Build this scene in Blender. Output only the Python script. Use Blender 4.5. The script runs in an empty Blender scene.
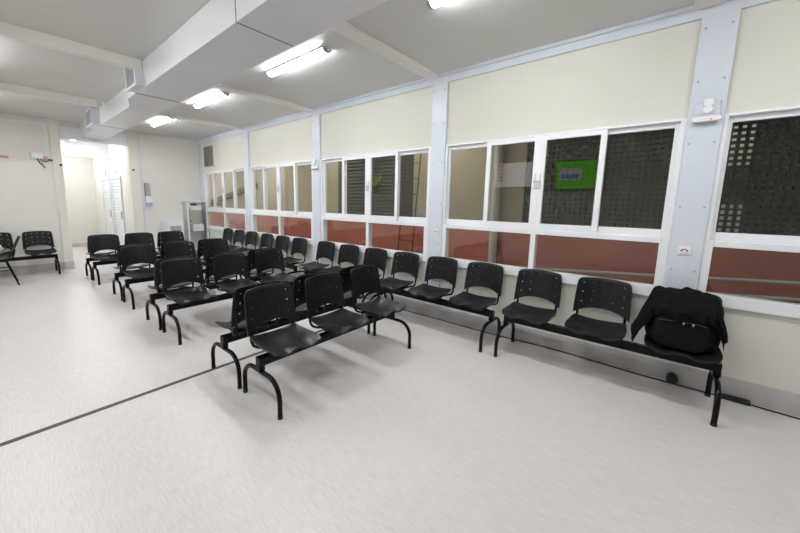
import bpy, bmesh, math, random
from mathutils import Vector, Matrix, noise
random.seed(4)
S = bpy.context.scene
COL = S.collection
PI = math.pi

# ------------------------------------------------------------------ materials
def mat(name, col, rough=.5, metal=0., spec=.5, emit=None, estr=0.):
    m = bpy.data.materials.new(name); m.use_nodes = True
    b = m.node_tree.nodes['Principled BSDF']
    b.inputs['Base Color'].default_value = (*col, 1)
    b.inputs['Roughness'].default_value = rough
    b.inputs['Metallic'].default_value = metal
    b.inputs['Specular IOR Level'].default_value = spec
    if emit:
        b.inputs['Emission Color'].default_value = (*emit, 1)
        b.inputs['Emission Strength'].default_value = estr
    return m

def vary(m, c1, c2, scale=(1, 1, 1), nscale=6., detail=4., lo=.35, hi=.65, bump=0., rvar=None):
    """object-space noise between two colours (+ optional bump)"""
    nt = m.node_tree; N = nt.nodes; L = nt.links
    b = N['Principled BSDF']
    tc = N.new('ShaderNodeTexCoord'); mp = N.new('ShaderNodeMapping')
    mp.inputs['Scale'].default_value = scale
    L.new(tc.outputs['Object'], mp.inputs['Vector'])
    no = N.new('ShaderNodeTexNoise'); no.inputs['Scale'].default_value = nscale
    no.inputs['Detail'].default_value = detail
    L.new(mp.outputs['Vector'], no.inputs['Vector'])
    cr = N.new('ShaderNodeValToRGB')
    cr.color_ramp.elements[0].position = lo; cr.color_ramp.elements[0].color = (*c1, 1)
    cr.color_ramp.elements[1].position = hi; cr.color_ramp.elements[1].color = (*c2, 1)
    L.new(no.outputs['Fac'], cr.inputs['Fac'])
    L.new(cr.outputs['Color'], b.inputs['Base Color'])
    if bump:
        bp = N.new('ShaderNodeBump'); bp.inputs['Strength'].default_value = bump
        bp.inputs['Distance'].default_value = .01
        L.new(no.outputs['Fac'], bp.inputs['Height']); L.new(bp.outputs['Normal'], b.inputs['Normal'])
    return m

def glass_mat(name, tint, f0):
    m = bpy.data.materials.new(name); m.use_nodes = True
    nt = m.node_tree; N = nt.nodes; L = nt.links; N.clear(); hi = .9 if name == 'window_glass' else .45
    out = N.new('ShaderNodeOutputMaterial'); mix = N.new('ShaderNodeMixShader')
    tr = N.new('ShaderNodeBsdfTransparent'); tr.inputs['Color'].default_value = (*tint, 1)
    gl = N.new('ShaderNodeBsdfGlossy'); gl.inputs['Roughness'].default_value = .0
    gl.inputs['Color'].default_value = (1, 1, 1, 1)
    lw = N.new('ShaderNodeLayerWeight'); lw.inputs['Blend'].default_value = .5
    pw = N.new('ShaderNodeMath'); pw.operation = 'POWER'; pw.inputs[1].default_value = 4.0
    mr = N.new('ShaderNodeMapRange'); mr.inputs['To Min'].default_value = f0; mr.inputs['To Max'].default_value = hi
    L.new(lw.outputs['Facing'], pw.inputs[0]); L.new(pw.outputs[0], mr.inputs['Value'])
    L.new(mr.outputs['Result'], mix.inputs['Fac'])
    L.new(tr.outputs[0], mix.inputs[1]); L.new(gl.outputs[0], mix.inputs[2])
    L.new(mix.outputs[0], out.inputs['Surface'])
    return m

M = {}
M['plastic'] = vary(mat('black_plastic', (.01, .01, .012), .33, spec=.28), (.006, .0063, .0075), (.010, .0105, .0125), nscale=40, bump=.02)
M['seat'] = vary(mat('black_seat_plastic', (.012, .0125, .015), .33, spec=.42), (.009, .0095, .012), (.014, .015, .018), nscale=40, bump=.02)
M['vent'] = mat('dark_vent_grey', (.24, .235, .215), .6)
M['metal'] = mat('black_painted_steel', (.005, .005, .0055), .24, spec=.18)
M['rubber'] = mat('black_rubber', (.012, .012, .012), .7)
M['bracket'] = mat('dark_steel', (.03, .03, .032), .4)
M['white'] = vary(mat('white_paint', (.74, .76, .8), .4), (.71, .735, .79), (.76, .78, .82), nscale=2)
M['pvc'] = mat('white_pvc', (.84, .85, .88), .35)
M['panel'] = vary(mat('pale_blue_white_panel', (.68, .72, .8), .28), (.66, .70, .78), (.71, .75, .82), nscale=1.5)
M['cream'] = vary(mat('cream_wall_paint', (.74, .71, .60), .6), (.70, .688, .618), (.74, .728, .66), nscale=.8, bump=.0)
M['cream_far'] = vary(mat('pale_cream_wall_paint', (.74, .71, .63), .6), (.77, .745, .69), (.805, .785, .735), nscale=.8)
M['ivory'] = mat('ivory_column_paint', (.78, .76, .69), .5)
M['ceil'] = vary(mat('ceiling_panel', (.60, .585, .53), .55), (.66, .655, .625), (.70, .695, .665), nscale=.7)
M['beam'] = mat('cream_beam_paint', (.82, .80, .74), .5)
M['duct'] = vary(mat('white_duct_board', (.78, .79, .81), .38), (.74, .75, .78), (.80, .805, .825), nscale=1.2)
M['seam'] = mat('dark_joint', (.05, .05, .05), .8)
M['grille'] = mat('grey_grille', (.48, .49, .54), .5)
M['base'] = vary(mat('lilac_grey_baseboard', (.55, .52, .53), .5), (.50, .475, .485), (.58, .555, .56), nscale=7)
M['lamp'] = mat('glowing_tube', (.9, .9, .9), .4, emit=(.965, .985, 1.), estr=42.)
M['strip'] = mat('dark_floor_joint', (.06, .058, .06), .6)
M['grey'] = mat('grey_plastic', (.42, .42, .44), .45)
M['black'] = mat('black_gloss', (.01, .01, .01), .3)
M['glass'] = glass_mat('window_glass', (.90, .91, .88), .04)
M['clear'] = glass_mat('cabinet_glass', (.975, .985, .98), .03)
M['red_out'] = vary(mat('brick_red_paint', (.36, .085, .06), .6), (.38, .105, .078), (.46, .135, .10), nscale=1.5)
M['tan_out'] = vary(mat('tan_outside_paint', (.50, .41, .27), .7), (.345, .29, .20), (.40, .34, .245), nscale=1.)
M['pink_out'] = mat('pinkish_plaster', (.46, .36, .30), .7)
M['lattice'] = vary(mat('dark_block_screen', (.05, .047, .04), .8), (.065, .062, .052), (.09, .085, .072), nscale=8)
M['dark_floor'] = mat('outside_paving', (.17, .14, .12), .7)
M['rail'] = mat('galvanised_tube', (.55, .55, .55), .35, metal=.4)
M['pipe'] = mat('grey_pvc_pipe', (.5, .49, .44), .5)
M['brown'] = mat('dark_brown_timber', (.06, .045, .035), .6)
M['shutter'] = mat('dark_shutter', (.05, .05, .045), .5)
M['leaf'] = mat('yellow_green_leaf', (.22, .27, .05), .5)
M['hedge'] = vary(mat('dark_foliage', (.03, .05, .02), .8), (.008, .014, .006), (.035, .05, .024), nscale=5)
M['bright_patch'] = mat('bright_patch_pale', (.75, .78, .72), .7)
M['fabric'] = vary(mat('black_nylon', (.008, .008, .009), .8, spec=.1), (.005, .005, .006), (.010, .010, .011), nscale=60, bump=.15)
M['jacket'] = vary(mat('black_jacket_cloth', (.008, .008, .009), .85, spec=.08), (.005, .005, .006), (.010, .010, .012), nscale=30, bump=.25)
M['beige'] = vary(mat('beige_cloth', (.55, .47, .38), .8), (.45, .38, .30), (.62, .54, .45), nscale=12, bump=.2)
M['pinkred'] = mat('red_sign', (.62, .34, .31), .5)
M['blue'] = mat('pale_blue_plastic', (.42, .48, .72), .4)
M['smoke'] = mat('grey_translucent_plastic', (.40, .37, .38), .35)
M['redled'] = mat('red_indicator', (.8, .1, .1), .4, emit=(1, .08, .05), estr=1.2)
M['tvgreen'] = mat('green_screen', (.02, .1, .0), .3, emit=(.13, .60, .02), estr=1.0)
M['tvpic'] = mat('screen_picture', (.1, .1, .1), .3, emit=(.75, .62, .70), estr=.8)
M['tvblue'] = mat('screen_picture_blue', (.1, .1, .1), .3, emit=(.10, .30, .5), estr=.9)
M['page'] = mat('lit_white_page', (.3, .3, .3), .4, emit=(.9, .85, .88), estr=1.3)
M['redpage'] = mat('lit_red_lines', (.2, .05, .05), .4, emit=(.55, .06, .06), estr=1.)
M['latch'] = mat('light_grey_latch', (.55, .56, .60), .4)
M['paper'] = mat('white_paper', (.85, .83, .84), .6)
M['red'] = mat('red_print', (.65, .10, .10), .6)
M['zip'] = mat('metal_pull', (.6, .6, .6), .3, metal=.8)

def floor_mat():
    m = mat('vinyl_floor', (.66, .63, .61), .30)
    nt = m.node_tree; N = nt.nodes; L = nt.links; b = N['Principled BSDF']
    tc = N.new('ShaderNodeTexCoord')
    def streak(scale, ns):
        mp = N.new('ShaderNodeMapping'); mp.inputs['Scale'].default_value = scale
        mp.inputs['Rotation'].default_value = (0, 0, .0)
        L.new(tc.outputs['Object'], mp.inputs['Vector'])
        n = N.new('ShaderNodeTexNoise'); n.inputs['Scale'].default_value = ns; n.inputs['Detail'].default_value = 5
        n.inputs['Roughness'].default_value = .6
        L.new(mp.outputs['Vector'], n.inputs['Vector']); return n
    a = streak((30, 3., 1), 4.); c = streak((.5, .5, 1), 1.6)
    r1 = N.new('ShaderNodeValToRGB'); e = r1.color_ramp.elements
    e[0].position = .30; e[0].color = (.60, .56, .548, 1); e[1].position = .66; e[1].color = (.71, .675, .662, 1)
    L.new(a.outputs['Fac'], r1.inputs['Fac'])
    r2 = N.new('ShaderNodeValToRGB'); e = r2.color_ramp.elements
    e[0].position = .3; e[0].color = (.93, .925, .93, 1); e[1].position = .7; e[1].color = (1, 1, 1, 1)
    L.new(c.outputs['Fac'], r2.inputs['Fac'])
    mx = N.new('ShaderNodeMixRGB'); mx.blend_type = 'MULTIPLY'; mx.inputs['Fac'].default_value = 1
    L.new(r1.outputs['Color'], mx.inputs[1]); L.new(r2.outputs['Color'], mx.inputs[2])
    L.new(mx.outputs[0], b.inputs['Base Color'])
    mr = N.new('ShaderNodeMapRange'); mr.inputs['To Min'].default_value = .30; mr.inputs['To Max'].default_value = .42
    L.new(a.outputs['Fac'], mr.inputs['Value']); L.new(mr.outputs['Result'], b.inputs['Roughness'])
    return m
M['floor'] = floor_mat()

# ------------------------------------------------------------------ mesh helpers
class MB:
    def __init__(s): s.bm = bmesh.new()
    def box(s, x0, x1, y0, y1, z0, z1):
        if x1 < x0: x0, x1 = x1, x0
        if y1 < y0: y0, y1 = y1, y0
        if z1 < z0: z0, z1 = z1, z0
        v = [s.bm.verts.new(p) for p in ((x0,y0,z0),(x1,y0,z0),(x1,y1,z0),(x0,y1,z0),(x0,y0,z1),(x1,y0,z1),(x1,y1,z1),(x0,y1,z1))]
        for f in ((0,3,2,1),(4,5,6,7),(0,1,5,4),(1,2,6,5),(2,3,7,6),(3,0,4,7)): s.bm.faces.new([v[i] for i in f])
        return s
    def tube(s, pts, r, n=10, cap=True):
        pts = [Vector(p) for p in pts]; rings = []
        t0 = (pts[1] - pts[0]).normalized()
        ref = Vector((0, 0, 1)) if abs(t0.z) < .9 else Vector((1, 0, 0))
        nrm = (ref - t0 * ref.dot(t0)).normalized()
        for i, p in enumerate(pts):
            if i == 0: t = t0
            elif i == len(pts) - 1: t = (pts[i] - pts[i-1]).normalized()
            else: t = ((pts[i+1] - pts[i]).normalized() + (pts[i] - pts[i-1]).normalized()).normalized()
            nrm = (nrm - t * nrm.dot(t)).normalized(); bi = t.cross(nrm)
            rr = r[i] if isinstance(r, (list, tuple)) else r
            rings.append([s.bm.verts.new(p + (nrm * math.cos(2*PI*k/n) + bi * math.sin(2*PI*k/n)) * rr) for k in range(n)])
        for a, b in zip(rings, rings[1:]):
            for k in range(n): s.bm.faces.new((a[k], a[(k+1) % n], b[(k+1) % n], b[k]))
        if cap:
            s.bm.faces.new(rings[0][::-1]); s.bm.faces.new(rings[-1])
        return s
    def prism(s, poly, axis, a, b):
        """polygon in the two other axes, extruded along axis from a to b"""
        def P(u, v, w):
            return {'x': (w, u, v), 'y': (u, w, v), 'z': (u, v, w)}[axis]
        A = [s.bm.verts.new(P(u, v, a)) for u, v in poly]; B = [s.bm.verts.new(P(u, v, b)) for u, v in poly]
        n = len(poly)
        s.bm.faces.new(A[::-1]); s.bm.faces.new(B)
        for k in range(n): s.bm.faces.new((A[k], A[(k+1) % n], B[(k+1) % n], B[k]))
        return s
    def grid(s, fn, us, vs, thick=None, skip=None):
        vv = [[s.bm.verts.new(fn(u, v)) for v in vs] for u in us]; fs = []
        for i in range(len(us)-1):
            for j in range(len(vs)-1):
                q = [vv[i][j], vv[i+1][j], vv[i+1][j+1], vv[i][j+1]]
                h = skip and skip(i, j)
                if h:                                     # square hole in this cell
                    c = sum((x.co for x in q), Vector()) / 4
                    w = [s.bm.verts.new(c + (x.co - c) * h) for x in q]
                    for k in range(4): fs.append(s.bm.faces.new((q[k], q[(k+1) % 4], w[(k+1) % 4], w[k])))
                else: fs.append(s.bm.faces.new(q))
        if thick is not None:
            bnd = [e for f in fs for e in f.edges if len([g for g in e.link_faces if g in set(f2 for f2 in e.link_faces)]) == 1]
            bnd = list({e for e in bnd}); th = Vector(thick); mp = {}
            for f in fs:
                for v in f.verts:
                    if v not in mp: mp[v] = s.bm.verts.new(v.co + th)
            for f in fs: s.bm.faces.new([mp[v] for v in reversed(f.verts)])
            for e in bnd:
                a, b = e.verts; s.bm.faces.new((a, b, mp[b], mp[a]))
        return s
    def ell(s, c, r, n=16, m=10, fn=None):
        rows = []
        for i in range(m+1):
            th = PI * i / m
            rows.append([])
            for k in range(n):
                ph = 2*PI*k/n
                p = Vector((math.sin(th)*math.cos(ph), math.sin(th)*math.sin(ph), math.cos(th)))
                if fn: p = fn(p)
                rows[-1].append(s.bm.verts.new((c[0]+p.x*r[0], c[1]+p.y*r[1], c[2]+p.z*r[2])))
        for a, b in zip(rows, rows[1:]):
            for k in range(n): s.bm.faces.new((a[k], b[k], b[(k+1) % n], a[(k+1) % n]))
        bmesh.ops.remove_doubles(s.bm, verts=[v for r_ in (rows[0], rows[-1]) for v in r_], dist=1e-6)
        return s
    def build(s, name, m, parent=None, smooth=False, bevel=0., seg=2):
        bm = s.bm
        if parent is not None:
            bmesh.ops.translate(bm, verts=bm.verts, vec=-parent.location)
        bmesh.ops.recalc_face_normals(bm, faces=bm.faces)
        me = bpy.data.meshes.new(name); bm.to_mesh(me); bm.free()
        me.materials.append(M[m])
        o = bpy.data.objects.new(name, me); COL.objects.link(o)
        if parent is not None: o.parent = parent
        if smooth:
            for p in me.polygons: p.use_smooth = True
            me.set_sharp_from_angle(angle=math.radians(40))
        if bevel:
            md = o.modifiers.new('edge', 'BEVEL'); md.width = bevel; md.segments = seg; md.limit_method = 'ANGLE'
        return o

def empty(name, loc, label=None, cat=None, group=None, kind=None):
    o = bpy.data.objects.new(name, None); COL.objects.link(o); o.location = loc
    o.empty_display_size = .1
    tag(o, label, cat, group, kind); return o
def tag(o, label=None, cat=None, group=None, kind=None):
    if label: o['label'] = label
    if cat: o['category'] = cat
    if group: o['group'] = group
    if kind: o['kind'] = kind
    return o
def struct(o): o['kind'] = 'structure'; return o
def copy_tree(o, parent=None):
    c = o.copy(); COL.objects.link(c)
    if parent is not None: c.parent = parent
    for ch in list(o.children): copy_tree(ch, c)
    return c
def linsp(a, b, n): return [a + (b-a)*i/(n-1) for i in range(n)]
def arc(cx, cz, r, a0, a1, n):
    return [(cx + r*math.cos(a), cz + r*math.sin(a)) for a in linsp(a0, a1, n)]

# ------------------------------------------------------------------ layout constants (metres; window wall runs along +Y)
XW, YF, ZC = 3.598, 9.172, 2.93
XL, YB = -2.0, -3.4
PITCH, Y0 = 2.2955, -.137
CO = [Y0 + k*PITCH for k in range(-1, 5)]           # column centres
CH = .099                                            # half width of a column cover

# ------------------------------------------------------------------ room shell
struct(MB().box(XL-.1, XW+.1, YB-.1, 15.0, -.1, 0).build('floor', 'floor'))
struct(MB().box(XL-.1, XW+.12, YB-.1, YF+.12, ZC, ZC+.1).build('ceiling', 'ceil'))
w = MB()
w.box(XW, XW+.12, YB, YF, 0, .70).box(XW, XW+.12, YB, YF, 2.13, ZC)
for c in CO[1:-1]: w.box(XW, XW+.12, c-CH, c+CH, .70, 2.13)
w.box(XW, XW+.12, YB, CO[0]+CH, .70, 2.13).box(XW, XW+.12, CO[-1]-CH, YF, .70, 2.13)
struct(w.build('wall_right', 'cream'))
w = MB()
w.box(XL, 1.0, YF, YF+.12, 0, ZC).box(2.10, XW+.12, YF, YF+.12, 0, ZC).box(1.0, 2.10, YF, YF+.12, 2.80, ZC)
struct(w.build('wall_far', 'cream_far'))
struct(MB().box(1.0, 2.10, YF+.01, YF+.09, 2.60, 2.80).build('trim_1', 'pvc'))     # opening header
struct(MB().box(1.0, 2.10, YF-.035, YF, 2.79, 2.825).build('trim_2', 'pvc'))         # white strip painted in for light through the gap above the opening
struct(MB().box(XL-.1, XL, YB, YF+.12, 0, ZC).build('wall_left', 'cream_far'))
struct(MB().box(XL, XW+.12, YB-.1, YB, 0, ZC).build('wall_back', 'cream_far'))
# baseboards
struct(MB().box(XW-.012, XW, YB, YF, 0, .16).build('baseboard_right', 'base', bevel=.003))
struct(MB().box(XL, .86, YF-.012, YF, 0, .15).box(.855, 1.003, YF-.042, YF-.03, 0, .15).build('baseboard_far', 'base', bevel=.003))
struct(MB().box(2.29, XW-.012, YF-.012, YF, 0, .10).build('baseboard_back', 'base', bevel=.003))
struct(MB().box(XL, XL+.012, YB, YF, 0, .10).build('baseboard_left', 'base'))
# metal strip over the window wall
struct(MB().box(XW-.025, XW, YB, YF, 2.83, 2.905).box(XW-.05, XW, YB, YF, 2.90, ZC-.001).build('trim_3', 'panel'))
# column covers
n = 4
for k, c in enumerate(CO):
    y1 = min(c+CH, YF-.001)
    t = struct(MB().box(XW-.03, XW, c-CH, y1, .16, 2.83).build('trim_%d' % n, 'panel', bevel=.004)); n += 1
    s = MB()
    for z in (.95, 1.45, 1.93, 2.38, 2.75):
        for yy in (c-CH+.03, c+CH-.03):
            if yy < YF-.03: s.tube([(XW-.034, yy, z), (XW-.03, yy, z)], .008, 8)
    s.build('screw', 'grey', t)
# far wall columns beside the opening
for x0, x1, dx in ((.86, 1.0, .971), (2.10, 2.285, 2.161)):
    t = struct(MB().box(x0, x1, YF-.03, YF+.12 if x0 < 2 else YF, 0, ZC).build('trim_%d' % n, 'ivory', bevel=.003)); n += 1
    MB().tube([(dx, YF-.05, 2.08), (dx, YF-.03, 2.08)], .022, 10).build('bolt', 'black', t)
# ceiling beams: right and left of the duct
for y in CO[1:]:
    if y > YF-.2: continue
    struct(MB().box(1.3, XW-.05, y+.02, y+.15, 2.886, ZC).build('trim_%d' % n, 'beam', bevel=.004)); n += 1
    struct(MB().box(XL, 1.21, y+.0, y+.08, 2.825, ZC).build('trim_%d' % n, 'beam', bevel=.004)); n += 1
# dark floor joint
struct(MB().box(XL, XW-.02, 2.80, 2.84, 0, .002).build('trim_%d' % n, 'strip')); n += 1

# ------------------------------------------------------------------ windows
def window(i, ya, yb):
    """ya<yb: outer frame limits"""
    x0, x1 = XW-.018, XW+.07
    r = empty('window_%d' % i, (XW, (ya+yb)/2, .70), kind='structure')
    mid = (ya+yb)/2
    f = MB()
    f.box(x0, x1, ya, ya+.066, .70, 1.20).box(x0, x1, yb-.052, yb, .70, 1.20)
    f.box(x0, x1, ya, ya+.035, 1.20, 2.13).box(x0, x1, yb-.028, yb, 1.20, 2.13)
    f.box(x0, x1, ya+.035, yb-.028, 2.11, 2.13)
    f.box(x0-.012, x1, ya+.066, yb-.052, .70, .79)
    f.box(x0, x1, ya+.066, yb-.052, 1.152, 1.20)
    f.box(x0, x1, mid-.025, mid+.025, .79, 1.152)
    f.build('frame', 'pvc', r, bevel=.004)
    for a, b in ((ya+.066, mid-.025), (mid+.025, yb-.052)):
        MB().box(XW+.005, XW+.011, a, b, .79, 1.152).build('pane', 'glass', r)
    L = [(ya+.033, mid-.495, 0), (mid-.542, mid, 1), (mid, mid+.542, 1), (mid+.495, yb-.028, 0)]
    for a, b, inner in L:
        xs = XW-.014 if inner else XW+.02
        sl = .045 if not inner else .06; sa = .036 if (not inner) else .05
        A = .036 if a < mid-.6 else .05; B = .036 if b > mid+.6 else .05
        if inner:
            A, B = (.047, .055) if b <= mid else (.055, .047)
        else:
            A, B = (.033, .045) if a < mid else (.045, .026)
        s = MB()
        s.box(xs, xs+.032, a, a+A, 1.20, 2.11).box(xs, xs+.032, b-B, b, 1.20, 2.11)
        s.box(xs, xs+.032, a+A, b-B, 1.20, 1.262).box(xs, xs+.032, a+A, b-B, 2.07, 2.11)
        so = s.build('sash', 'pvc', r, bevel=.003)
        g = MB().box(xs+.013, xs+.019, a+A, b-B, 1.262, 2.07).build('pane', 'glass', r)
        if inner:
            if b <= mid: continue
            hm = MB().box(xs-.010, xs, mid-.03, mid+.03, 1.605, 1.685).box(xs-.010, xs, mid-.028, mid-.02, 1.685, 1.755).box(xs-.010, xs, mid+.02, mid+.028, 1.685, 1.755)
            hm = hm.build('latch', 'latch', r, bevel=.003)
            MB().box(xs-.014, xs-.010, mid-.035, mid+.035, 1.672, 1.684).build('latch_bar', 'grey', r).parent = r
    return r
for i in range(5): window(i+1, CO[i]+CH, CO[i+1]-CH)

# ------------------------------------------------------------------ outside of the windows: a covered passage
XO = 5.2
struct(MB().box(XW+.12, 9.5, -6, 18, -.15, -.03).build('floor_outside', 'dark_floor'))
struct(MB().box(XW+.12, XO+.2, -6, 18, 2.95, 3.05).build('ceiling_outside', 'tan_out'))
w = MB().box(XO, XO+.14, 1.65, 10.4, 1.10, 2.95).box(XO, XO+.14, -6, 1.65, 2.62, 2.95)
struct(w.build('wall_outside', 'tan_out'))
struct(MB().box(XO-.015, XO+.14, -6, 18, -.03, 1.10).build('trim_40', 'red_out'))
struct(MB().box(XO, XO+.14, 10.4, 18, 1.10, 2.95).build('wall_outside_end', 'pink_out'))
# perforated block screen
lat = MB(); st = .064; bw = .024
y = -6.0
ys = []
while y < 1.65: ys.append(y); y += st
for y in ys: lat.box(XO+.02, XO+.12, y, y+bw, 1.10, 2.62)
z = 1.10
while z < 2.60:
    lat.box(XO+.02, XO+.12, -6, 1.65, z, z+bw); z += st
struct(lat.build('wall_lattice', 'lattice'))
o = MB().grid(lambda u, v: (7.0 + .25*noise.noise(Vector((u*2, v*2, 0))), u, v), linsp(-8, 4, 60), linsp(-.05, 4.5, 30), thick=(.4, 0, 0)).build('hedge', 'hedge', smooth=True)
tag(o, 'dark hedge glimpsed through the perforated block screen outside', 'hedge', kind='stuff')
r = empty('bright_patch_pillar', (6.52, -.57, -.03), 'added pale pillar with painted shade band glimpsed through the block screen beyond the rightmost window', 'pillar')
MB().box(6.45, 6.6, -.74, -.42, -.03, 1.52).box(6.45, 6.6, -.74, -.42, 2.0, 2.9).build('shaft', 'bright_patch', r)  # added pale shaft, stands in for daylight in the screen holes
MB().box(6.44, 6.61, -.75, -.41, 1.52, 2.0).build('shade_band', 'brown', r)  # dark colour put in for the dim zone between the bright holes
# handrail outside
r = empty('handrail', (XO-.3, 1.0, -.03), 'grey tubular handrail running outside behind the lower panes', 'handrail')
MB().tube([(XO-.3, -4, 1.014), (XO-.3, 1.7, .53)], .018, 10).build('rail', 'rail', r, smooth=True)
MB().tube([(XO-.3, -4, .878), (XO-.3, -.2, .525)], .018, 10).build('rail', 'rail', r, smooth=True)
for yy in (-3.9, -2.2, 1.65):
    MB().tube([(XO-.3, yy, -.03), (XO-.3, yy, .53+.085*(1.7-yy))], .016, 10).build('post', 'rail', r, smooth=True)
# drain pipe
o = MB().tube([(XO-.075, 2.03, -.03), (XO-.075, 2.03, 2.95)], .06, 16).build('drain_pipe', 'pipe', smooth=True)
tag(o, 'grey vertical drain pipe on the outside wall behind the second window', 'pipe')
# louvred shutters outside the third window
r = empty('shutter', (XO-.02, 4.8, 1.1), 'dark louvred shutter on the outside wall beyond the third window', 'shutter')
MB().box(XO-.05, XO, 3.64, 5.65, 1.10, 2.5).build('panel', 'shutter', r)
s = MB(); z = 1.14
while z < 2.44:
    s.prism([(XO-.09, z), (XO-.05, z+.05), (XO-.05, z+.058), (XO-.09, z+.008)], 'y', 3.70, 4.62)
    s.prism([(XO-.09, z), (XO-.05, z+.05), (XO-.05, z+.058), (XO-.09, z+.008)], 'y', 4.68, 5.58); z += .07
s.build('slats', 'lattice', r)
# plant pot hung outside
r = empty('hanging_plant', (XO-.3, 4.30, 1.75), 'yellow-green leafy plant hanging outside the third window', 'plant')
MB().tube([(XO-.3, 4.30, 1.60), (XO-.3, 4.30, 1.74)], [.06, .09], 14).build('pot', 'brown', r, smooth=True)
MB().tube([(XO-.3, 4.30, 1.74), (XO-.3, 4.30, 2.95)], .004, 6).build('cord', 'black', r)
lf = MB()
for k in range(26):
    a = random.uniform(0, 2*PI); ln = random.uniform(.10, .19); up = random.uniform(.02, .22)
    d = Vector((math.cos(a), math.sin(a), 0)); sd = Vector((-d.y, d.x, 0))
    lf.grid(lambda u, v: tuple(Vector((XO-.3, 4.30, 1.74)) + d*(ln*u) + Vector((0, 0, up*math.sin(u*2.3))) + sd*(v*.03*math.sin(PI*min(1, u*.95+.05)))), linsp(0, 1, 6), [-1, 0, 1], thick=(0, 0, .002))
lf.build('leaves', 'leaf', r, smooth=True)
# ladder outside
r = empty('ladder', (XO-.3, 3.5, -.03), 'dark metal ladder standing outside behind the third window', 'ladder')
for yy in (3.42, 3.74): MB().tube([(XO-.35, yy, -.03), (XO-.1, yy, 2.4)], .011, 8).build('rail', 'black', r, smooth=True)
for k in range(8):
    z = .2+.28*k; xx = XO-.35+.25*(z+.03)/2.43
    MB().tube([(xx, 3.42, z), (xx, 3.74, z)], .007, 8).build('rung', 'black', r, smooth=True)
# sloping stair stringer outside the farthest window
o = MB().prism([(9.2, 1.95), (13.0, 1.30), (13.0, 1.16), (9.2, 1.80)], 'x', XO-.12, XO).build('stair_stringer', 'brown')
tag(o, 'dark sloping timber stringer outside the farthest window', 'beam')

# ------------------------------------------------------------------ corridor behind the opening
XCR = 2.10
struct(MB().box(XCR, XCR+.1, YF+.12, 13.2, 0, 2.8).build('wall_corridor', 'cream_far'))
struct(MB().box(.5, XCR, 13.2, 13.3, 0, 2.8).build('wall_corridor_far', 'cream'))
struct(MB().box(.5, .6, YF+.12, 13.2, 0, 2.8).build('wall_corridor_left', 'ivory'))
struct(MB().box(.5, XCR+.1, YF+.12, 13.3, 2.8, 2.9).build('ceiling_corridor', 'white'))
struct(MB().box(.6, XCR, 11.0, 11.12, 2.44, 2.8).build('trim_41', 'white'))
struct(MB().box(.6, XCR, 13.188, 13.2, 0, .10).build('baseboard_corridor', 'base'))
for i, (a, b) in enumerate(((9.97, 10.88), (11.07, 12.04))):
    r = empty('door_%d' % (i+1), (XCR, (a+b)/2, 0), kind='structure')
    MB().box(XCR-.03, XCR, a, a+.06, 0, 1.98).box(XCR-.03, XCR, b-.06, b, 0, 1.98).box(XCR-.03, XCR, a+.06, b-.06, 1.92, 1.98).build('frame', 'panel', r)
    s = MB().box(XCR-.006, XCR, a+.06, b-.06, 0, 1.92); z = .02
    while z < 1.88:
        s.prism([(XCR-.028, z), (XCR-.006, z+.045), (XCR-.006, z+.06), (XCR-.028, z+.02)], 'y', a+.06, b-.06); z += .075
    s.build('louvres', 'pvc', r)
    MB().box(XCR-.05, XCR-.03, a+.08, a+.11, .95, 1.12).build('handle', 'grey', r)
    o = MB().box(XCR-.008, XCR, (a+b)/2-.11, (a+b)/2+.09, 2.04, 2.2).build('door_sign', 'grille')
    tag(o, 'small grey sign above the %s louvred door in the corridor' % ('nearer' if i == 0 else 'farther'), 'sign', 'signs above the corridor doors')

# ------------------------------------------------------------------ ceiling lamps
def lamp_proto():
    r = empty('tube_lamp', (0, 0, ZC), None, 'lamp', 'ceiling tube lamps')
    c = .49
    MB().box(-.052, .052, -c-.02, c+.02, ZC-.014, ZC).build('batten', 'pvc', r, bevel=.003)
    MB().prism([(x, z) for x, z in [(.045*math.cos(a), ZC-.014-.028*math.sin(a)) for a in linsp(0, PI, 15)]], 'y', -c, c).build('tube', 'lamp', r, smooth=True)
    for s in (-1, 1):
        MB().prism([(x, z) for x, z in [(.047*math.cos(a), ZC-.014-.032*math.sin(a)) for a in linsp(0, PI, 15)]], 'y', s*c, s*(c+.03)).build('end_cap', 'grey', r, smooth=True)
        MB().tube([(0, s*(c+.03), ZC-.028), (0, s*(c+.045), ZC-.028)], .011, 10).build('cable_gland', 'pvc', r, smooth=True)
    return r
LAMPS = [(2.29, 3.18, 'glowing ceiling tube lamp above the windows, second from the camera'),
         (2.29, .985, 'glowing ceiling tube lamp nearest the camera, cut by the top of the picture'),
         (2.29, 5.32, 'glowing ceiling tube lamp beyond the second ceiling beam, third from the camera'),
         (2.29, 7.48, 'glowing ceiling tube lamp farthest from the camera, near the vent grille'),
         (2.29, -1.2, 'ceiling tube lamp on the window side behind the camera'),
         (.0, 7.48, 'ceiling tube lamp left of the duct by the far wall'),
         (.0, 5.32, 'ceiling tube lamp left of the duct between the beams'),
         (.0, 3.18, 'ceiling tube lamp left of the duct near the floor joint'),
         (.0, .985, 'ceiling tube lamp left of the duct above the camera')]
lp = lamp_proto()
for i, (x, y, lab) in enumerate(LAMPS):
    o = lp if i == 0 else copy_tree(lp)
    o.location = (x, y, ZC); o['label'] = lab
r = copy_tree(lp); r.location = (1.40, 10.2, 2.8); r['label'] = 'glowing tube lamp on the corridor ceiling beyond the opening'
r['group'] = 'corridor lamps'
r = copy_tree(lp); r.location = (1.45, 12.2, 2.8); r['label'] = 'tube lamp on the corridor ceiling behind the corridor beam'
r['group'] = 'corridor lamps'
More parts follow.
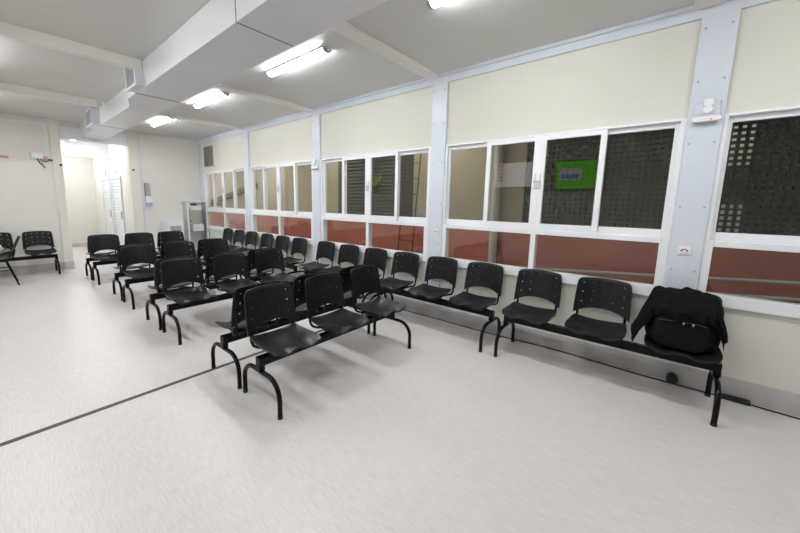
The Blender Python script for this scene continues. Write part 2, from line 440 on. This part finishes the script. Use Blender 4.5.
for y, lab in ((3.2, 'added unseen tube lamp under the passage roof outside the second window'), (5.6, 'added unseen tube lamp under the passage roof outside the third window'), (8.2, 'added unseen tube lamp under the passage roof outside the farthest windows'), (11.5, 'added unseen tube lamp under the passage roof beyond the far corner')):
    r = copy_tree(lp); r.location = (4.35, y, 2.95); r['label'] = lab; r['group'] = 'added passage lamps outside'  # unseen lamps added to brighten the passage behind the windows

# ------------------------------------------------------------------ air duct
r = empty('air_duct', (1.45, 2.0, 2.655), 'long white insulated air duct under the ceiling with side registers', 'duct')
DL, DR, DB, DT = 1.225, 1.70, 2.66, ZC-.002
MB().box(DL, DR, YB, 2.375, DB, DT).build('duct_section', 'duct', r, bevel=.004)
MB().box(DL, DR, 2.385, 4.80, DB, DT).build('duct_section', 'duct', r, bevel=.004)
MB().box(DL+.001, DR-.003, 2.375, 2.385, DB+.001, DT).build('joint', 'seam', r)
MB().prism([(DL, 4.81), (DR, 4.81), (DR, 5.66), (1.334, 5.66), (1.334, 5.6), (DL, 5.15)], 'z', DB, DT).build('duct_section', 'duct', r, bevel=.004)
MB().box(DL-.001, DR-.003, 4.795, 4.815, DB-.001, DT).build('joint', 'seam', r)
MB().box(1.334, DR, 5.66, 7.40, DB, DT).build('duct_section', 'duct', r, bevel=.004)
MB().box(1.333, DR-.003, 7.39, 7.415, DB-.001, DT).build('joint', 'seam', r)
MB().box(1.334, DR, 7.41, YF-.002, DB, DT).build('duct_section', 'duct', r, bevel=.004)
def register2(x0, x1, ya, yb, z0, z1):
    b = MB().box(x0+.02, x1, ya, yb, z0, z1).build('register', 'duct', r, bevel=.004)
    g = MB().box(x0, x0+.02, ya-.01, ya+.02, z0-.01, z1).box(x0, x0+.02, yb-.02, yb+.01, z0-.01, z1)
    g.box(x0, x0+.02, ya+.02, yb-.02, z0-.01, z0+.02).box(x0, x0+.02, ya+.02, yb-.02, z1-.02, z1)
    gf = g.build('grille_frame', 'duct', r); gf.parent = b
    s = MB().box(x0+.015, x0+.019, ya+.02, yb-.02, z0+.02, z1-.02)
    yy = ya+.04
    while yy < yb-.03: s.box(x0+.004, x0+.015, yy, yy+.006, z0+.02, z1-.02); yy += .022
    gr = s.build('grille', 'grille', r); gr.parent = b
register2(1.14, DL+.004, 4.47, 4.83, 2.668, ZC-.004)
register2(1.22, 1.338, 7.36, 7.88, 2.665, ZC-.004)

# ------------------------------------------------------------------ three-seat beam bench
def seat_mesh(x0):
    b = MB()
    def f(s, t):                                        # t=-1 front, +1 rear
        hw = .212 - .012*max(0, t) - .012*max(0, -t)**4
        x = x0 + hw*s*(1-.045*t**6)
        y = -.014 + .180*t*(1-.06*s**6) + .022*(1-s*s)*max(0, -t)**2
        z = .428 + .018*abs(s)**2.2*(.4+.6*(1-max(0, -t)**3)) + .02*max(0, t)**2
        fr = max(0, (-t-.35)/.65)
        z -= .016*fr**2
        z += .012*fr*math.cos(s*PI*2.0)
        z -= .012*(1-s*s)*(1-t*t)
        return (x, y, z)
    b.grid(f, linsp(-1, 1, 17), linsp(-1, 1, 17), thick=(0, 0, -.013))
    return b
HC = (-.74, -.37, 0, .37, .74)
def back_mesh(x0, w, d=0.):
    b = MB()
    us = [-1, -.97, -.92]; hs = []
    for c in HC:
        us += [c-.085, c+.085]
        hs.append(len(us)-2)
    us += [.92, .97, 1]
    vs = [0, .06]; hv = []
    for c in (.26, .56, .84):
        vs += [c-.065, c+.065]; hv.append(len(vs)-2)
    vs += [.95, .98, 1]
    def f(s, t):
        hw = w*(1 - .055*t*t)
        zb = .468 + .066*(1-abs(s)**2.4)
        cor = max(0, (abs(s)-.84)/.16)
        zt = .802 - .014*s*s - .026*cor**2.5
        z = zb + (zt-zb)*t
        y = .160 + d + (z-.48)*.17 + .030*(1-s*s)
        if t > .97: y += .004
        return (x0+hw*s, y, z)
    b.grid(f, us, vs, thick=(0, .011, 0), skip=lambda i, j: .35 if (i in hs and j in hv) else 0)
    return b
def make_bench(half, pitch, label, d=0.):
    r = empty('beam_bench', (0, 0, 0), label, 'bench', 'black three-seat waiting benches')
    MB().box(-half-.02, half+.02, -.03, .03, .30, .362).build('beam', 'metal', r, bevel=.004)
    for s in (-1, 1):
        x = s*half
        pts = [(x, -.234, .008)] + [(x, -.234, .12)]
        pts += [(x, y, z) for y, z in arc(-.104, .125, .13, PI, PI/2, 8)]
        pts += [(x, y, z) for y, z in arc(.104, .125, .13, PI/2, 0, 8)]
        pts += [(x, .234, .12), (x, .234, .008)]
        lg = MB().tube(pts, .0165, 10).build('leg', 'metal', r, smooth=True)
        for yy in (-.234, .234):
            MB().tube([(x, yy, 0), (x, yy, .02)], .0176, 10).build('foot_cap', 'rubber', lg, smooth=True)
        MB().box(x-.022, x+.022, -.026, .026, .262, .302).build('mounting_post', 'metal', r, bevel=.003)
    for k in (-1, 0, 1):
        x0 = k*pitch
        seat_mesh(x0).build('seat', 'seat', r, smooth=True)
        MB().box(x0-.13, x0+.13, -.05, .05, .362, .372).box(x0-.13, x0-.10, -.12, .12, .372, .402).box(x0+.10, x0+.13, -.12, .12, .372, .402).build('seat_bracket', 'bracket', r)
        back_mesh(x0, .212, d).build('backrest', 'plastic', r, smooth=True)
        for s in (-1, 1):
            xs = x0 + s*.180
            pts = [(x0+s*.115, -.10, .392), (x0+s*.13, .04, .392), (xs-s*.010, .105+d, .392)]
            pts += [(xs, .130+d+.05*math.sin(a), .442-.05*math.cos(a)) for a in linsp(.25, PI/2, 6)]
            pts += [(xs, .186+d, .50), (xs, .196+d, .56), (xs, .208+d, .62)]
            MB().tube(pts, .0105, 8).build('back_support', 'metal', r, smooth=True)
    return r
def place(o, x, y, rz, label, group):
    o.location = (x, y, 0); o.rotation_euler = (0, 0, rz); o['label'] = label; o['group'] = group
mp_ = make_bench(.743, .538, '-', -.015)
G1 = 'benches in back to back pairs in the middle of the room'
ROWS = [(1.876, 2.055, 0, 'black three-seat bench nearest the camera, seats facing the camera'),
        (1.872, 2.605, PI, 'black three-seat bench directly back to back with the nearest camera-facing bench'),
        (1.852, 3.80, 0, 'camera-facing black bench of the second back to back pair from the camera'),
        (1.848, 4.37, PI, 'away-facing black bench of the second back to back pair from the camera'),
        (1.84, 5.42, 0, 'camera-facing black bench of the third back to back pair from the camera'),
        (1.84, 6.0, PI, 'away-facing black bench of the third back to back pair from the camera'),
        (1.80, 7.32, 0, 'camera-facing black bench of the farthest back to back pair, near the opening'),
        (1.79, 7.87, PI, 'away-facing black bench of the farthest back to back pair, near the opening')]
for i, (x, y, rz, lab) in enumerate(ROWS):
    o = mp_ if i == 0 else copy_tree(mp_)
    place(o, x, y, rz, lab, G1)
G2 = 'benches along the window wall'
wp = make_bench(.743, .538, '-', .035)
WROW = [(.362, 'black bench by the window wall nearest the camera, holding the black backpack'),
        (2.0, 'black bench by the window wall, next after the one holding the backpack'),
        (3.61, 'middle one of the five black benches along the window wall'),
        (5.40, 'black bench along the window wall, fourth from the camera'),
        (7.07, 'black bench along the window wall farthest from the camera, before the glass cabinet')]
for i, (y, lab) in enumerate(WROW):
    o = wp if i == 0 else copy_tree(wp)
    place(o, 3.268, y, -PI/2, lab, G2)
o = copy_tree(wp)
place(o, -.02, 8.83, 0, 'black bench against the far wall left of the opening', 'benches along the far wall')

# ------------------------------------------------------------------ single chair at the left edge (faces -X)
r = empty('stacking_chair', (.0, 8.115, 0), 'black four-legged chair seen side-on at the left edge before the far wall bench', 'chair')
def ch_seat(s, t):
    return (-.10 + .20*t*(1-.06*s**6), 8.115 + .205*s*(1-.05*t**6), .44 + .015*s*s - .025*max(0, -t)**3 + .01*max(0, t)**2)
MB().grid(ch_seat, linsp(-1, 1, 11), linsp(-1, 1, 11), thick=(0, 0, -.012)).build('seat', 'plastic', r, smooth=True)
MB().grid(lambda s, t: (.135 + .10*t + .02*(1-s*s), 8.115 + .20*s*(1-.08*t**4), .53 + .27*t - .02*s*s*t + .04*(1-s*s)*(1-t)), linsp(-1, 1, 11), linsp(0, 1, 7), thick=(.011, 0, .0)).build('backrest', 'plastic', r, smooth=True)
for yy in (7.915, 8.315):
    MB().tube([(.06, yy, .42), (.17, yy+.0, .01)], .011, 8).build('leg', 'metal', r, smooth=True)
    MB().tube([(-.24, yy, .42), (-.30, yy, .01)], .011, 8).build('leg', 'metal', r, smooth=True)
    MB().tube([(.10, yy, .27), (-.262, yy, .27)], .008, 8).build('stretcher', 'metal', r, smooth=True)
    MB().tube([(.06, yy, .42), (.12, yy, .44), (.15, yy, .50), (.175, yy, .60)], .010, 8).build('back_support', 'metal', r, smooth=True)
    MB().tube([(.06, yy, .42), (-.24, yy, .42)], .010, 8).build('seat_rail', 'metal', r, smooth=True)

# beige bundle on the far-wall bench
def lump(p):
    q = p.copy(); q *= 1 + .22*noise.noise(p*2.1+Vector((3, 1, 2)))
    if q.z < -.55: q.z = -.55
    return q
o = MB().ell((-.115, 8.80, .515), (.18, .13, .13), 22, 14, lump).build('cloth_bundle', 'beige', smooth=True)
tag(o, 'crumpled beige cloth bundle on the far wall bench at the left edge', 'bag')

# ------------------------------------------------------------------ backpack and jacket on the nearest window bench
BX, BY = 3.275, -.165
def rbox(cx, cy, cz, hx, hy, hz, p=5., wob=.02, sc=5.):
    def f(v):
        m = (abs(v.x)**p + abs(v.y)**p + abs(v.z)**p)**(1/p)
        q = v/m
        q *= 1 + wob*noise.noise(v*sc)
        return q
    return MB().ell((cx, cy, cz), (hx, hy, hz), 36, 24, f)
r = empty('backpack', (BX, BY, .44), 'bulky black backpack sitting upright on the nearest window bench seat', 'backpack')
rbox(BX, BY, .617, .125, .205, .188, 5, .05, 3).build('main_body', 'fabric', r, smooth=True)
rbox(BX-.128, BY+.01, .555, .045, .15, .115, 4.5, .05, 4).build('front_pocket', 'fabric', r, smooth=True)
MB().tube([(BX-.172, BY+.13, .64), (BX-.178, BY+.03, .652), (BX-.178, BY-.06, .652), (BX-.172, BY-.12, .64)], .004, 6).build('zipper', 'bracket', r)
for yy in (-.05, .0): MB().box(BX-.186, BX-.178, BY+yy-.005, BY+yy+.005, .635, .652).build('zip_pull', 'zip', r)
MB().tube([(BX-.02, BY+.05, .80), (BX-.02, BY+.04, .835), (BX-.02, BY-.04, .835), (BX-.02, BY-.05, .80)], .010, 8).build('carry_handle', 'fabric', r, smooth=True)
def jk(u, v):
    # u: across (y) -1..1 ; v: front hem 0 -> over the top -> behind 1
    wr = .028*noise.noise(Vector((u*2.6, v*5.5, 1.3))) + .014*noise.noise(Vector((u*7, v*9, 4.)))
    fy = BY + .01 + .232*u*(1+.05*math.sin(v*6))
    edge = max(0, abs(u)-.72)/.28
    drop = .30*edge**1.3 if u > 0 else .22*edge**1.3
    front = .17 + .02*math.cos(u*5)
    path = [(0., -front, .66-.02*math.cos(u*4)), (.18, -front-.006, .74), (.34, -front+.05, .81), (.5, -.03, .845), (.66, .08, .835), (.8, .165, .80), (1., .20, .62)]
    for a, b in zip(path, path[1:]):
        if v <= b[0]:
            k = (v-a[0])/(b[0]-a[0]); x = a[1]+(b[1]-a[1])*k; z = a[2]+(b[2]-a[2])*k; break
    dome = -.05*abs(u)**2.5
    tw = (1-edge*.45)
    return (BX + x*tw + wr*.8, fy + wr*.6 + (.035*edge if u > 0 else -.0*edge), z + dome - drop*(1 - .3*abs(x)/.2) + wr)
j = MB().grid(jk, linsp(-1, 1, 49), linsp(0, 1, 49), thick=(.004, 0, .006)).build('jacket', 'jacket', smooth=True)
md = j.modifiers.new('soft', 'SUBSURF'); md.levels = 1; md.render_levels = 1
tag(j, 'black cloth jacket draped over the backpack on the nearest window bench', 'jacket')

# ------------------------------------------------------------------ floor cable, plug and cable cover by the window wall
cp = []
for k in range(70):
    y = 5.2 - 8.0*k/69
    cp.append((XW-.045 + .018*math.sin(y*2.3) - .012*math.sin(y*5+1), y, .006))
o = MB().tube(cp, .006, 6).build('floor_cable', 'rubber', smooth=True)
tag(o, 'thin black cable lying on the floor along the window wall', 'cable')
o = MB().tube([(XW-.075, -.17, .045), (XW-.013, -.17, .045)], .038, 16).build('plug', 'black', smooth=True, bevel=.006)
tag(o, 'round black plug at the baseboard below the backpack seat', 'plug')
o = MB().box(XW-.075, XW-.02, -.61, -.45, .0, .028).build('cable_cover', 'rubber', bevel=.004)
tag(o, 'flat black cable box on the floor beyond the bench end at right', 'power adapter')

# ------------------------------------------------------------------ fittings on the columns
def emergency(y, z, label):
    r = empty('emergency_light', (XW-.03, y, z), label, 'emergency light', 'emergency lights on the columns')
    x = XW-.03
    MB().box(x-.02, x, y-.068, y+.068, z-.075, z+.06).build('back_plate', 'panel', r, bevel=.008)
    MB().box(x-.05, x-.02, y-.028, y+.028, z+.02, z+.075).build('sensor_head', 'pvc', r, bevel=.008)
    MB().tube([(x-.06, y, z-.004), (x-.02, y, z-.004)], .026, 16).build('lens', 'pvc', r, smooth=True)
    MB().box(x-.045, x-.02, y-.078, y+.078, z-.085, z-.05).build('light_bar', 'pvc', r, bevel=.006)
    MB().box(x-.04, x-.01, y-.06, y+.06, z-.092, z-.085).build('lower_edge', 'grey', r)
    MB().box(x-.047, x-.045, y-.03, y-.018, z-.078, z-.068).build('indicator', 'redled', r)
emergency(-.142, 2.165, 'white emergency light with red indicator on the rightmost column')
emergency(CO[3], 2.06, 'white emergency light on the column between the third and fourth windows')
def socket(y, z, label):
    r = empty('wall_socket', (XW-.03, y, z), label, 'socket', 'sockets on the columns')
    x = XW-.03
    MB().box(x-.008, x, y-.04, y+.04, z-.035, z+.035).build('plate', 'pvc', r, bevel=.003)
    MB().box(x-.012, x-.008, y-.025, y+.025, z-.02, z+.02).build('face', 'paper', r, bevel=.002)
    MB().box(x-.0135, x-.012, y-.022, y-.012, z-.006, z+.006).box(x-.0135, x-.012, y+.012, y+.022, z-.006, z+.006).box(x-.0135, x-.012, y-.014, y+.014, z+.008, z+.013).build('holes', 'seam', r)
socket(-.13, 1.108, 'white wall socket on the rightmost column above the backpack')
socket(CO[2]-.02, 1.10, 'white wall socket on the column between the second and third windows')
socket(CO[4]-.02, 1.16, 'white wall socket on the column between the two farthest windows')
# vent grille
r = empty('vent_grille', (XW, 8.61, 2.49), 'dark grey vent grille high on the window wall at the far corner', 'vent')
MB().box(XW-.014, XW, 8.37, 8.40, 2.255, 2.73).box(XW-.014, XW, 8.83, 8.86, 2.255, 2.73).box(XW-.014, XW, 8.40, 8.83, 2.255, 2.285).box(XW-.014, XW, 8.40, 8.83, 2.70, 2.73).build('frame', 'vent', r)
s = MB().box(XW-.003, XW, 8.40, 8.83, 2.285, 2.70); z = 2.30
while z < 2.69:
    s.prism([(XW-.013, z), (XW-.003, z+.018), (XW-.003, z+.022), (XW-.013, z+.004)], 'y', 8.40, 8.83); z += .028
s.build('slats', 'vent', r)

# ------------------------------------------------------------------ far wall fittings
r = empty('cable_trunking', (.82, YF, 2.84), 'white cable trunking along the top of the far wall, dropping to the router', 'cable trunking')
MB().box(XL, .86, YF-.022, YF, 2.80, 2.835).build('channel', 'pvc', r, bevel=.003)
MB().box(.80, .84, YF-.022, YF, 2.25, 2.80).build('drop', 'pvc', r, bevel=.003)
MB().box(.79, .86, YF-.035, YF, 2.80, 2.86).build('junction', 'pvc', r, bevel=.003)
r = empty('cable_conduit', (2.31, YF, 2.84), 'thin white conduit running down the far wall beside the right column', 'conduit')
MB().box(2.29, 2.325, YF-.02, YF, .1, 2.84).build('drop', 'panel', r, bevel=.003)
MB().box(2.29, XW-.03, YF-.02, YF, 2.84, 2.868).build('channel', 'pvc', r, bevel=.003)
r = empty('router', (.66, YF, 2.2), 'white router box with dangling black cables high on the far wall', 'router')
MB().box(.57, .735, YF-.05, YF, 2.17, 2.28).build('body', 'pvc', r, bevel=.01)
MB().box(.735, .80, YF-.035, YF, 2.16, 2.22).build('outlet', 'pinkred', r, bevel=.004)
MB().box(.80, .865, YF-.045, YF-.025, 2.145, 2.175).build('plug', 'black', r)
MB().tube([(.655, YF-.03, 2.17), (.675, YF-.03, 2.10), (.725, YF-.03, 2.05), (.745, YF-.03, 2.0)], .009, 6).build('cable', 'black', r, smooth=True)
MB().tube([(.695, YF-.03, 2.17), (.725, YF-.03, 2.12), (.80, YF-.03, 2.135)], .006, 6).build('cable', 'black', r, smooth=True)
o = MB().box(.09, .284, YF-.012, YF, 2.135, 2.185).build('wall_sign', 'pinkred')
tag(o, 'narrow reddish strip sign on the far wall at the left edge', 'sign')
# dispenser
r = empty('soap_dispenser', (2.38, YF, 1.2), 'tall grey and blue-white soap dispenser on the far wall beside the right column', 'dispenser')
MB().box(2.345, 2.44, YF-.07, YF, 1.48, 1.80).build('reservoir', 'smoke', r, bevel=.012)
MB().prism([(2.34, 1.36), (2.47, 1.36), (2.47, 1.44), (2.44, 1.49), (2.37, 1.52), (2.34, 1.49)], 'y', YF-.10, YF).build('body', 'pvc', r, bevel=.006)
MB().box(2.35, 2.46, YF-.09, YF, 1.28, 1.36).build('spout', 'blue', r, bevel=.006)
# low white appliance
r = empty('office_appliance', (2.81, 8.97, 0), 'low white boxy appliance with grey front panel by the far wall', 'appliance')
MB().box(2.62, 3.0, 8.78, 9.14, .04, .92).build('body', 'pvc', r, bevel=.012)
MB().box(2.70, 2.94, 8.77, 8.78, .66, .82).build('front_panel', 'grey', r, bevel=.003)
for xx in (2.77, 2.87): MB().box(xx-.025, xx+.025, 8.75, 8.77, .70, .72).build('spout', 'bracket', r)
for xx in (2.66, 2.96):
    for yy in (8.82, 9.10): MB().tube([(xx, yy, 0), (xx, yy, .04)], .018, 8).build('foot', 'rubber', r)
# glass cabinet
r = empty('display_cabinet', (3.33, 8.97, 0), 'white-framed glass cabinet standing in the far corner below the vent', 'cabinet')
cx0, cx1, cy0, cy1, ct = 3.09, 3.56, 8.76, 9.15, 1.415
f = MB()
for xx in (cx0, cx1-.028):
    for yy in (cy0, cy1-.028): f.box(xx, xx+.028, yy, yy+.028, 0, ct)
for z in (.22, ct-.03):
    f.box(cx0, cx1, cy0, cy0+.028, z, z+.03).box(cx0, cx1, cy1-.028, cy1, z, z+.03)
    f.box(cx0, cx0+.028, cy0, cy1, z, z+.03).box(cx1-.028, cx1, cy0, cy1, z, z+.03)
f.build('frame', 'pvc', r, bevel=.003)
MB().box(cx0+.01, cx1-.01, cy0+.01, cy1-.01, ct-.006, ct+.004).build('top', 'clear', r)
SH = (.25, .66, .93, 1.19)
for z in SH: MB().box(cx0+.028, cx1-.028, cy0+.028, cy1-.02, z-.008, z).build('shelf', 'clear' if z > .3 else 'pvc', r)
MB().box(cx0+.012, cx0+.016, cy0+.028, cy1-.028, .25, ct-.03).build('side_glass', 'clear', r)
MB().box(cx1-.016, cx1-.012, cy0+.028, cy1-.028, .25, ct-.03).build('side_glass', 'clear', r)
d = MB().box(cx0+.028, cx1-.028, cy0+.004, cy0+.008, .25, ct-.03).build('door', 'clear', r)
h = MB().tube([(cx0+.05, cy0-.02, .93), (cx0+.05, cy0+.004, .93)], .014, 10).build('knob', 'black', r); h.parent = d
for nm, m_, bx, lab in (('carton', 'paper', (3.22, 3.43, 8.82, 9.04, 1.19, 1.30), 'white carton on the top shelf of the glass cabinet'),
                        ('dark_case', 'bracket', (3.24, 3.34, 8.84, 8.98, 1.30, 1.345), 'dark case lying on the carton in the glass cabinet'),
                        ('carton', 'paper', (3.22, 3.47, 8.82, 9.04, .66, .84), 'larger white carton on the lower shelf of the glass cabinet'),
                        ('folder', 'grille', (3.19, 3.41, 8.82, 9.04, .25, .29), 'grey folder on the bottom shelf of the glass cabinet')):
    o = MB().box(*bx).build(nm, m_, bevel=.004); tag(o, lab, 'box')

# ------------------------------------------------------------------ left wall things mirrored in the window panes
r = empty('television', (XL, 1.66, 2.15), 'wall television showing a green slide, mirrored in the second window', 'television')
tilt = Matrix.Translation((XL+.12, 1.66, 2.155)) @ Matrix.Rotation(.10, 4, 'Y')
def tvbox(name, m, y0, y1, z0, z1, x0, x1):
    b = MB().box(x0, x1, y0, y1, z0, z1); bmesh.ops.transform(b.bm, matrix=tilt, verts=b.bm.verts); return b.build(name, m, r)
tvbox('casing', 'black', -.52, .52, -.345, .345, -.04, 0)
tvbox('screen', 'tvgreen', -.50, .50, -.325, .325, 0, .004)
tvbox('picture', 'tvpic', -.05, .42, -.12, .16, .004, .006)
tvbox('picture', 'tvblue', .0, .37, -.09, .02, .006, .007)
MB().box(XL, XL+.09, 1.56, 1.76, 2.05, 2.27).build('wall_mount', 'black', r)
r = empty('wall_screen', (XL, 3.2, 2.2), 'wall screen showing a white page with red lines, mirrored in the second window', 'screen')
MB().box(XL, XL+.04, 2.72, 3.72, 1.88, 2.56).build('casing', 'black', r, bevel=.004)
MB().box(XL+.04, XL+.042, 2.74, 3.70, 1.90, 2.54).build('screen', 'page', r)
for k in range(5): MB().box(XL+.042, XL+.044, 3.46, 3.66, 2.45-.10*k, 2.50-.10*k).build('red_line', 'redpage', r)

# ------------------------------------------------------------------ world, camera, view
wd = bpy.data.worlds.new('World'); S.world = wd; wd.use_nodes = True
wd.node_tree.nodes['Background'].inputs['Color'].default_value = (.75, .85, .8, 1)
wd.node_tree.nodes['Background'].inputs['Strength'].default_value = 1.2

f_, yaw, pit, rol = 332.2691, .8571, .1436, .0156
fw = Vector((math.sin(yaw)*math.cos(pit), math.cos(yaw)*math.cos(pit), -math.sin(pit)))
rt = Vector((math.cos(yaw), -math.sin(yaw), 0)); up = rt.cross(fw)
r2 = rt*math.cos(rol) + up*math.sin(rol); u2 = -rt*math.sin(rol) + up*math.cos(rol)
cd = bpy.data.cameras.new('camera'); cam = bpy.data.objects.new('camera', cd); COL.objects.link(cam)
mw = Matrix(((r2.x, u2.x, -fw.x, 0), (r2.y, u2.y, -fw.y, 0), (r2.z, u2.z, -fw.z, 1.45), (0, 0, 0, 1)))
cam.matrix_world = mw
cd.sensor_width = 36; cd.sensor_fit = 'HORIZONTAL'; cd.lens = f_*36/800; cd.clip_start = .02
cd.shift_x = (400-377.2684)/800; cd.shift_y = (250.2273-266.5)/800
S.camera = cam
S.view_settings.view_transform = 'Standard'; S.view_settings.look = 'None'
S.view_settings.gamma = 1; S.view_settings.exposure = 0.82; S.view_settings.use_curve_mapping = False
